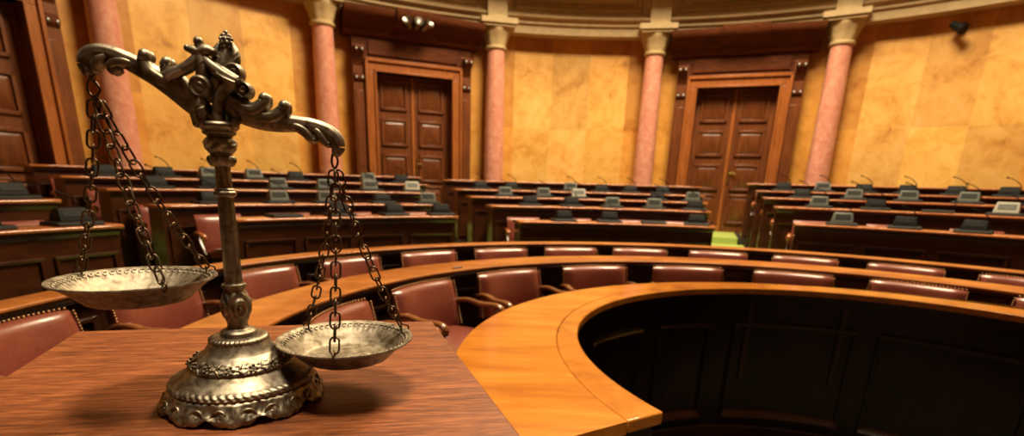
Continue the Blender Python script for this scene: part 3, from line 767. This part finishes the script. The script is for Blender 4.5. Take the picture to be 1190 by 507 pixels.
# little scrolls, leaves and flowers standing out of the foot and the floral band
mb = MB()
for k in range(10):
    t0 = 2 * PI * (k + .5) / 10
    for s in (-1, 1):
        pts = []
        for i in range(18):
            a = i / 17 * 2.3 * PI; rad = .0095 * (1 - i / 19); tt = t0 + s * (.155 - (rad * math.cos(a)) / .088); z = .0125 + rad * math.sin(a) * .95
            rr = .0912 - .34 * max(0, z - .005); rr += .0008; pts.append((rr * math.cos(tt), rr * math.sin(tt), z))
        mb.tube(pts, [.0011 + .0008 * math.sin(PI * i / 17) for i in range(18)], 7)
    t1 = 2 * PI * k / 10
    for dt, h in ((-.05, .015), (0, .02), (.05, .015)):
        mb.tube([((.0935 - .3 * z) * math.cos(t1 + dt * (1 - z * 20)), (.0935 - .3 * z) * math.sin(t1 + dt * (1 - z * 20)), z) for z in [.002 + h * i / 6 for i in range(7)]], [.0016, .0024, .0028, .0027, .0023, .0017, .0008], 7)
    mb.ball((.0925 * math.cos(t1), .0925 * math.sin(t1), .0034), .0036, 8)
mb.build('foot_relief', M['metal'], sc, smooth=70); mb = MB()
for k in range(14):
    t0 = 2 * PI * k / 14; rr = .0552
    for j in range(5):
        a = 2 * PI * j / 5; tt = t0 + .0033 * math.cos(a) / rr * 1.2; z = .0562 + .0033 * math.sin(a)
        mb.ball(((rr + .0015 - .9 * (z - .0562)) * math.cos(tt), (rr + .0006 - .9 * (z - .0562)) * math.sin(tt), z), .0017, 7)
    mb.ball(((rr + .002) * math.cos(t0), (rr + .001) * math.sin(t0), .0562), .0013, 7)
    tm = t0 + PI / 14
    for s in (-1, 1):
        mb.tube([((rr + .0008 - (1.4 if s > 0 else .65) * s * .006 * q) * math.cos(tm + .09 * (q - .5)), (rr + .0008 - (1.4 if s > 0 else .65) * s * .006 * q) * math.sin(tm + .09 * (q - .5)), .0562 + s * .006 * q) for q in [i / 5 for i in range(6)]], [.0006, .0013, .0016, .0014, .001, .0005], 6)
mb.build('flower_relief', M['metal'], sc, smooth=70)

# pillar
pp = [(.0195, .0835), (.0205, .0855), (.0205, .0885), (.0185, .0905), (.0135, .0925), (.0115, .0955), (.0112, .0985), (.0125, .1025), (.0145, .108), (.0158, .1145), (.0162, .121), (.0158, .127), (.0143, .133), (.0122, .138), (.0112, .1405),
      (.0112, .1425), (.0135, .1432), (.0138, .1447), (.0135, .1463), (.0108, .147), (.0100, .149)]
mb = MB()
def lower(r, z, th, i):
    if .10 < z < .139:
        w = math.sin(PI * (z - .10) / .039); n = 4; ph = ((th * n / (2 * PI)) % 1) - .5
        d = math.hypot(ph * 1.1, (z - .118) / .034)
        return r + w * .0016 * math.cos(d * 2 * PI * 3.4) , z
    if z > .1425 and z < .1465: return r * (1 + .03 * math.cos(8 * th)), z
    return r, z
f2 = []
for p, q in zip(pp, pp[1:]):
    for i in range(5): f2.append((p[0] + (q[0] - p[0]) * i / 5, p[1] + (q[1] - p[1]) * i / 5))
mb.lathe(f2 + [pp[-1]], 96, fn=lower, ax=lean); mb.build('pillar_foot', M['metal'], sc, smooth=60)
mb = MB(); sp = [(.0098 - .0018 * i / 20, .147 + .135 * i / 20) for i in range(21)]
mb.lathe(sp, 80, fn=lambda r, z, th, i: (r * (1 - .13 * abs(math.cos(4 * th)) ** 6) , z), ax=lean); mb.build('pillar', M['metal'], sc, smooth=40)
mb = MB(); mb.lathe([(.008, .2455), (.0105, .247), (.0118, .249), (.0122, .2508), (.0115, .2525), (.009, .254), (.0105, .2552), (.009, .2565)], 40, fn=lambda r, z, th, i: (r * (1 + .04 * math.cos(8 * th)), z), ax=lean)
mb.build('collar', M['metal'], sc, smooth=50)
up = [(.0085, .279), (.0115, .2805), (.0135, .2835), (.0148, .287), (.0138, .290), (.0115, .2915), (.0115, .293), (.0135, .295), (.0155, .298), (.0168, .302), (.0165, .306), (.0148, .309), (.0125, .3105), (.0135, .312), (.0165, .3135), (.0172, .3155), (.0168, .3172), (.0185, .3185), (.0208, .3205), (.0212, .323), (.0198, .325), (.0165, .3262), (.008, .3265)]
f3 = []
for p, q in zip(up, up[1:]):
    for i in range(4): f3.append((p[0] + (q[0] - p[0]) * i / 4, p[1] + (q[1] - p[1]) * i / 4))
def upf(r, z, th, i):
    if .294 < z < .3095: return r + .0013 * math.cos(6 * th + math.sin((z - .294) * 400) * 1.5) * math.sin(PI * (z - .294) / .0155), z
    if .280 < z < .291: return r * (1 + .06 * math.cos(10 * th)), z
    return r, z
mb = MB(); mb.lathe(f3 + [up[-1]], 96, fn=upf, ax=lean); mb.build('pillar_capital', M['metal'], sc, smooth=60)

# beam: two acanthus arms
def ridge(k, amp): return lambda u, a: 1 + amp * math.cos(k * a)
lc = [(-.004, .330), (-.0105, .3385), (-.0199, .3478), (-.0328, .3579), (-.0483, .3679), (-.0639, .3762), (-.0792, .3835), (-.0925, .3882), (-.1053, .3888), (-.1145, .3848), (-.1185, .3775), (-.1168, .3705)]
lr = [.0085, .0105, .0118, .0112, .0098, .0088, .0078, .0072, .0070, .0070, .0062, .0052]
rc = [(.016, .352), (.0204, .3459), (.0346, .3378), (.0519, .3316), (.0696, .3285), (.0879, .3277), (.1063, .3255), (.1205, .3205), (.129, .3135), (.1315, .3055), (.1295, .2995)]
rrd = [.0095, .0115, .0118, .0106, .0090, .0078, .0074, .0078, .0078, .0070, .0056]
beam = None
for pts, rads, nm in ((lc, lr, 'l'), (rc, rrd, 'r')):
    P = catmull([B2(*p) for p in pts], 8); rl = [v.x * 1.1 for v in catmull([(x, 0, 0) for x in rads], 8)]
    mb = MB(); mb.tube(P, rl, 30, flat=(1.0, .82), fn=ridge(9, .05), up=NV.cross(U)); mb.ball(P[-1], rl[-1] * .98, 18); mb.build('beam_arm', M['metal'], sc, smooth=70)
def lobe(pts, rads, name='beam_scroll', n=20, k=6, amp=.08, d0=0, d1=0, flat=(1, 1)):
    m = len(pts); P = catmull([B2(p[0], p[1], d0 + (d1 - d0) * i / (m - 1)) for i, p in enumerate(pts)], 7); rl = [v.x for v in catmull([(x, 0, 0) for x in rads], 7)]
    mb = MB(); mb.tube(P, rl, n, flat=flat, fn=lambda u, a: 1 + amp * (1 - u) * 1.3 * math.cos(k * a), up=(0, 0, 1)); mb.ball(P[-1], rl[-1] * 1.06, 16); return mb.build(name, M['metal'], sc, smooth=70)
for d in (-1, 1):
    dd = .0035 * d
    lobe([(-.022, .349), (-.036, .360), (-.047, .366), (-.055, .372), (-.0590, .381), (-.0572, .3875)], [.004, .0065, .0075, .0075, .0066, .006], d0=dd, d1=dd * 1.3)
    lobe([(-.012, .345), (-.024, .358), (-.0315, .364), (-.0372, .371), (-.0385, .379), (-.0368, .3822)], [.004, .006, .0065, .0065, .0058, .0052], d0=dd, d1=dd * 1.3)
    lobe([(.018, .349), (.032, .341), (.043, .339), (.0505, .342), (.0565, .348), (.0572, .3515)], [.004, .0068, .0076, .0074, .0066, .006], d0=dd, d1=dd * 1.3)
    lobe([(.038, .337), (.053, .3325), (.063, .3325), (.0705, .336), (.0765, .342), (.0772, .3448)], [.004, .0066, .0074, .0072, .0066, .006], d0=dd, d1=dd * 1.3)
    # curled leaf tips under the ends
    lobe([(-.066, .377), (-.077, .380), (-.0865, .3795), (-.0925, .3755), (-.0905, .3708), (-.0862, .3725)], [.003, .0048, .0052, .0046, .0036, .0028], d0=dd, d1=dd)
    lobe([(.080, .326), (.090, .3235), (.098, .3185), (.1030, .3125), (.1062, .3118), (.1068, .3155)], [.003, .0050, .0055, .0048, .0038, .0028], d0=dd, d1=dd)
    lobe([(.106, .324), (.112, .318), (.1165, .3115), (.1205, .3075)], [.003, .005, .005, .004], d0=dd, d1=dd)
    lobe([(-.094, .385), (-.101, .3815), (-.1065, .3765), (-.1085, .3715)], [.003, .005, .005, .0038], d0=dd, d1=dd)
# cup of leaves under the crest
for pts, rads, d0, d1 in (
    ([(-.0355, .3665), (-.0290, .3662), (-.0240, .3640), (-.0195, .3540), (-.0172, .3410), (-.0140, .3240)], [.0034, .0050, .0058, .0056, .0052, .0050], -.004, -.006),
    ([(-.0045, .3520), (-.0058, .3420), (-.0060, .3340), (-.0052, .3240)], [.0030, .0062, .0072, .0060], -.015, -.014),
    ([(.0300, .3655), (.0195, .3590), (.0128, .3470), (.0098, .3340), (.0092, .3240)], [.0042, .0060, .0058, .0052, .0050], -.010, -.013),
    ([(.0160, .3450), (.0205, .3400), (.0245, .3350), (.0262, .3290), (.0235, .3230)], [.0040, .0056, .0058, .0056, .0050], -.006, -.008),
    ([(-.0150, .3500), (-.0120, .3400), (-.0105, .3320), (-.0080, .3240)], [.0036, .0052, .0052, .0046], .010, .014),
    ([(.0200, .3500), (.0190, .3400), (.0170, .3320), (.0150, .3240)], [.0036, .0052, .0052, .0046], .010, .014),
    ([(.0030, .3560), (.0035, .3440), (.0040, .3340), (.0045, .3240)], [.0050, .0072, .0072, .0060], .013, .016)):
    lobe(pts, rads, 'crest_leaf', 16, 6, .13, d0, d1)
# crest: pivot bosses, crossing ribbons and two finials
def disc(s, z, r, d, th=.006):
    mb = MB(); q = B2(s, z, d); X = U; Z = Vector((0, 0, 1)); rings = []
    for rr, yy in ((.0, -.4), (r * .3, -.45), (r * .38, -.35), (r * .5, -.3), (r * .8, -.42), (r * .97, -.25), (r, 0), (r * .97, .3), (r * .5, .5), (0, .5)):
        rings.append([q + X * (max(rr, .0001) * math.cos(a)) + Z * (max(rr, .0001) * math.sin(a)) + NV * (yy * th * 2) for a in [2 * PI * j / 24 for j in range(24)]])
    mb.loft(rings); mb.build('pivot_boss', M['metal'], sc, smooth=60)
disc(-.0030, .3590, .0112, -.014, .007); disc(.0292, .3755, .0098, -.003, .010); disc(.0372, .3590, .0090, -.002, .011)
lobe([(-.0385, .3665), (-.0307, .3705), (-.0191, .3752), (-.0096, .3814), (-.0030, .3885)], [.0042, .0050, .0056, .0060, .0056], 'crest_ribbon', 18, 7, .16, -.012, -.009)
lobe([(.0335, .3655), (.0243, .3693), (.0160, .3742), (.0068, .3812), (.0008, .3880)], [.0050, .0062, .0066, .0062, .0056], 'crest_ribbon', 18, 7, .16, -.013, -.009)
lobe([(-.0010, .3660), (-.0005, .3735), (-.0003, .3820), (-.0006, .3900)], [.0054, .0066, .0064, .0052], 'crest_ribbon', 16, 5, .1, -.011, -.010)
lobe([(.0050, .345), (.0070, .356), (.0100, .366), (.0150, .378)], [.0110, .0135, .0130, .0080], 'crest_core', 22, 7, .12, .001, .002)
lobe([(-.0160, .3560), (-.0060, .3630), (.0040, .3665)], [.0060, .0075, .0070], 'crest_core', 18, 6, .12, .003, .002)
lobe([(.0060, .3640), (.0180, .3640), (.0270, .3600)], [.0070, .0085, .0070], 'crest_core', 18, 6, .12, .003, .002)
lobe([(.000, .3920), (-.0060, .3938), (-.0128, .3955)], [.0060, .0050, .0034], 'crest_bow', 14, 4, .1, -.009, -.010)
lobe([(-.001, .3930), (.0055, .3948), (.0118, .3930)], [.0060, .0056, .0040], 'crest_bow', 14, 4, .1, -.009, -.010)
lobe([(-.0008, .3920), (-.0013, .3980), (-.0017, .4025)], [.0050, .0042, .0046], 'crest_bow', 14, 4, .06, -.010, -.009)
lobe([(.0150, .374), (.0185, .384), (.0212, .394), (.0225, .4010)], [.0078, .0082, .0066, .0050], 'crest_finial', 18, 5, .12, .000, .002)
for sg in (-1, 1):
    lobe([(.0180, .3780), (.0210 + sg * .0085, .3860), (.0216 + sg * .0098, .3945), (.0220 + sg * .0072, .4025)], [.0030, .0048, .0044, .0022], 'crest_finial', 14, 4, .12, -.003, .000)
mb = MB()
for i, (z, r, k) in enumerate(((.4005, .0048, 7), (.4045, .0056, 8), (.4085, .0052, 7), (.4115, .0040, 5))):
    for j in range(k):
        a = 2 * PI * (j + .5 * i) / k; mb.ball(B2(.0224 + r * math.cos(a), z, .002 + r * math.sin(a)), .0023, 8)
mb.ball(B2(.0224, .406, .002), .0062, 14); mb.ball(B2(.0226, .4148, .002), .0026, 8)
mb.build('finial_head', M['metal'], sc, smooth=70)

# pans, hooks and chains
PR = .0825
link_me = None
def link_mesh():
    mb = MB(); Lh, Wd, wr = .0100, .0053, .00125; pts = []
    for i in range(9): a = PI * i / 8; pts.append((Wd * math.cos(a), 0, Lh - Wd + .0 + Wd * math.sin(a)))
    for i in range(9): a = PI + PI * i / 8; pts.append((Wd * math.cos(a), 0, -(Lh - Wd) + Wd * math.sin(a)))
    rings = []
    m = len(pts)
    for i, p in enumerate(pts):
        q = Vector(pts[(i + 1) % m]) - Vector(pts[i - 1]); q.normalize(); u = Vector((0, 1, 0)); w = q.cross(u); p = Vector(p)
        rings.append([p + (u * math.cos(2 * PI * j / 8) + w * math.sin(2 * PI * j / 8)) * wr for j in range(8)])
    rings.append(rings[0]); mb.loft(rings, True, False); return mb
def hang(tip, pan_c, attach, hooklen, swing, sag):
    """S-hook at the tip, a ring, three chains down to the pan"""
    Pn = Vector(pan_c)
    mb = MB()
    pro = [(.0001, -.0245), (.050, -.0245), (.0535, -.0228), (.060, -.0165), (.068, -.0090), (.075, -.0035), (.079, -.0010), (.0818, .0000), (.0842, .0016), (.0838, .0032), (.0815, .0029), (.0775, .0010), (.073, -.0028), (.066, -.0090), (.058, -.0165), (.0530, -.0208), (.048, -.0218), (.0001, -.0218)]
    f = []
    for p, q in zip(pro, pro[1:]):
        for i in range(3): f.append((p[0] + (q[0] - p[0]) * i / 3, p[1] + (q[1] - p[1]) * i / 3))
    inner0 = 11 * 3; inner1 = 13 * 3
    def panf(r, z, th, i):
        if inner0 <= i <= inner1: return r, z + .0005 * math.sin(60 * th) * math.sin(PI * (i - inner0) / (inner1 - inner0))
        if r < .045 and i > 30: return r, z + .0005 * math.cos(6 * th) * math.sin(r * 300)
        return r, z
    mb.lathe(f + [pro[-1]], 220, c=Pn, fn=panf); pan = mb.build('pan', M['pan'], sc, smooth=50)
    # scroll beads of the relief band inside the rim
    mb = MB()
    for k in range(60):
        a = 2 * PI * k / 60; od = Vector((math.cos(a), math.sin(a), 0)); td = Vector((-math.sin(a), math.cos(a), 0))
        mb.tube([Pn + od * r_ + td * t_ + Vector((0, 0, z_)) for r_, t_, z_ in ((.0765, -.0026, .0004), (.0768, .0, .0008), (.0757, .0024, -.0002), (.0735, .0026, -.0022), (.0722, .0008, -.0036), (.0735, -.0006, -.0022))], [.0007, .001, .0011, .0011, .001, .0007], 6)
    mb.build('rim_beading', M['metal'], pan, smooth=180)
    top = Vector(tip)
    mb = MB(); w = hooklen
    pts = catmull([top + Vector((-.004 * w, 0, .004)), top + Vector((-.0075 * w, 0, -.003)), top + Vector((-.003 * w, .001, -.012)), top + Vector((.003 * w, 0, -.018)), top + Vector((.0065 * w, 0, -.0245)), top + Vector((.003 * w, -.001, -.031)), top + Vector((-.003 * w, 0, -.0315)), top + Vector((-.0065 * w, 0, -.0255)), top + Vector((-.003 * w, -.002, -.0185)), top + Vector((.003 * w, -.001, -.012)), top + Vector((.0068 * w, 0, -.005)), top + Vector((.005 * w, 0, .002))], 5)
    mb.tube(pts, .0014, 8); mb.build('hook', M['chain'], sc, smooth=70)
    ringp = top + Vector((0, 0, -.0325))
    for k, (adeg, hook_out) in enumerate(attach):
        a = R(adeg); e = Pn + Vector((.0765 * math.cos(a), .0765 * math.sin(a), .0075)); s0 = ringp + Vector((.003 * math.cos(a), .003 * math.sin(a), -.004))
        nl = max(6, round((e - s0).length / .0152)); 
        # end hook through the rim = the chain's own mesh
        mb = MB(); rim = Pn + Vector((.0832 * math.cos(a), .0832 * math.sin(a), 0)); od = Vector((math.cos(a), math.sin(a), 0))
        mb.tube(catmull([e + Vector((0, 0, .001)), e + Vector((0, 0, -.004)), Pn + od * .0772 + Vector((0, 0, -.0035)), Pn + od * .082 + Vector((0, 0, -.003)), Pn + od * .0868 + Vector((0, 0, .001)), Pn + od * .0868 + Vector((0, 0, .006)), Pn + od * .082 + Vector((0, 0, .0085)), e + od * .002 + Vector((0, 0, .0025))], 4), .0011, 7)
        chain = mb.build('chain', M['chain'], sc, smooth=70)
        def pos(u):
            p = s0.lerp(e, u); return p + (od * -sag[0] + Vector((0, 0, -sag[1]))) * (4 * u * (1 - u))
        for i in range(nl):
            u = (i + .5) / nl; p = pos(u); d = (pos(min(1, u + .02)) - pos(max(0, u - .02))).normalized()
            global link_me
            if link_me is None:
                o = link_mesh().build('link', M['chain'], chain, smooth=70); link_me = o
            else:
                o = link_me.copy(); COL.objects.link(o); o.parent = chain
            qd = d.to_track_quat('Z', 'Y'); o.rotation_mode = 'QUATERNION'
            from mathutils import Quaternion
            o.rotation_quaternion = qd @ Quaternion((0, 0, 1), R(90 * (i % 2) + 35 + 50 * k + random.uniform(-14, 14)))
            o.location = p
def wl(x, y, z): return (x - O.x, y - O.y, z + EYE - O.z)
hang(wl(-.4345, .594, .108), wl(-.4270, .598, -.119), [(169, 0), (322, 0), (50, 0)], 1, 0, (.004, .004))
hang(wl(-.197, .630, .044), wl(-.1995, .640, -.1975), [(146, 0), (277, 0), (35, 0)], .55, 0, (.006, .003))
tag(sc, 'ornate aged-metal balance scales with two chained pans standing on the lectern', 'balance scales')

# ------------------------------------------------------------------ lights of the hall
def area(name, loc, size, power, color, rot=(0, 0, 0), sizey=None):
    l = bpy.data.lights.new(name, 'AREA'); l.energy = power; l.color = color; l.size = size
    if sizey: l.shape = 'RECTANGLE'; l.size_y = sizey
    o = bpy.data.objects.new(name, l); COL.objects.link(o); o.location = loc; o.rotation_euler = rot; return o
warm = (1, .78, .50)
area('skylight', (2.6, 7.0, TOP + EYE - .1), 3.4, 2250, warm)
area('ceiling_lamp', (.0, .3, 6.2), 1.0, 62, (1, .82, .58))
bpy.data.objects['ceiling_lamp'].data.spread = R(75)
w = bpy.data.worlds.new('hall_air'); S.world = w; w.use_nodes = True
w.node_tree.nodes['Background'].inputs[0].default_value = (.05, .035, .02, 1); w.node_tree.nodes['Background'].inputs[1].default_value = .2

# ------------------------------------------------------------------ camera
cam = bpy.data.cameras.new('camera'); co = bpy.data.objects.new('camera', cam); COL.objects.link(co)
RX = (.99960498, .0281049734, 0.0); FX = (.00799445, -.28433713, .95869103); UX = (.02694399, -.95831232, -.28444949)
mw = Matrix(((RX[0], -RX[1], -RX[2], 0), (FX[0], -FX[1], -FX[2], 0), (UX[0], -UX[1], -UX[2], EYE), (0, 0, 0, 1)))
co.matrix_world = mw
cam.sensor_width = 36; cam.lens = 604.72 / 1190 * 36; cam.sensor_fit = 'HORIZONTAL'
cam.shift_x = (595 - 582.364) / 1190; cam.shift_y = (392.784 - 253.5) / 1190
cam.clip_start = .02; cam.clip_end = 100
cam.dof.use_dof = True; cam.dof.focus_distance = .80; cam.dof.aperture_fstop = 4.4
S.camera = co
S.view_settings.view_transform = 'Standard'; S.view_settings.look = 'None'; S.view_settings.gamma = 1
S.view_settings.use_curve_mapping = False; S.view_settings.exposure = 0
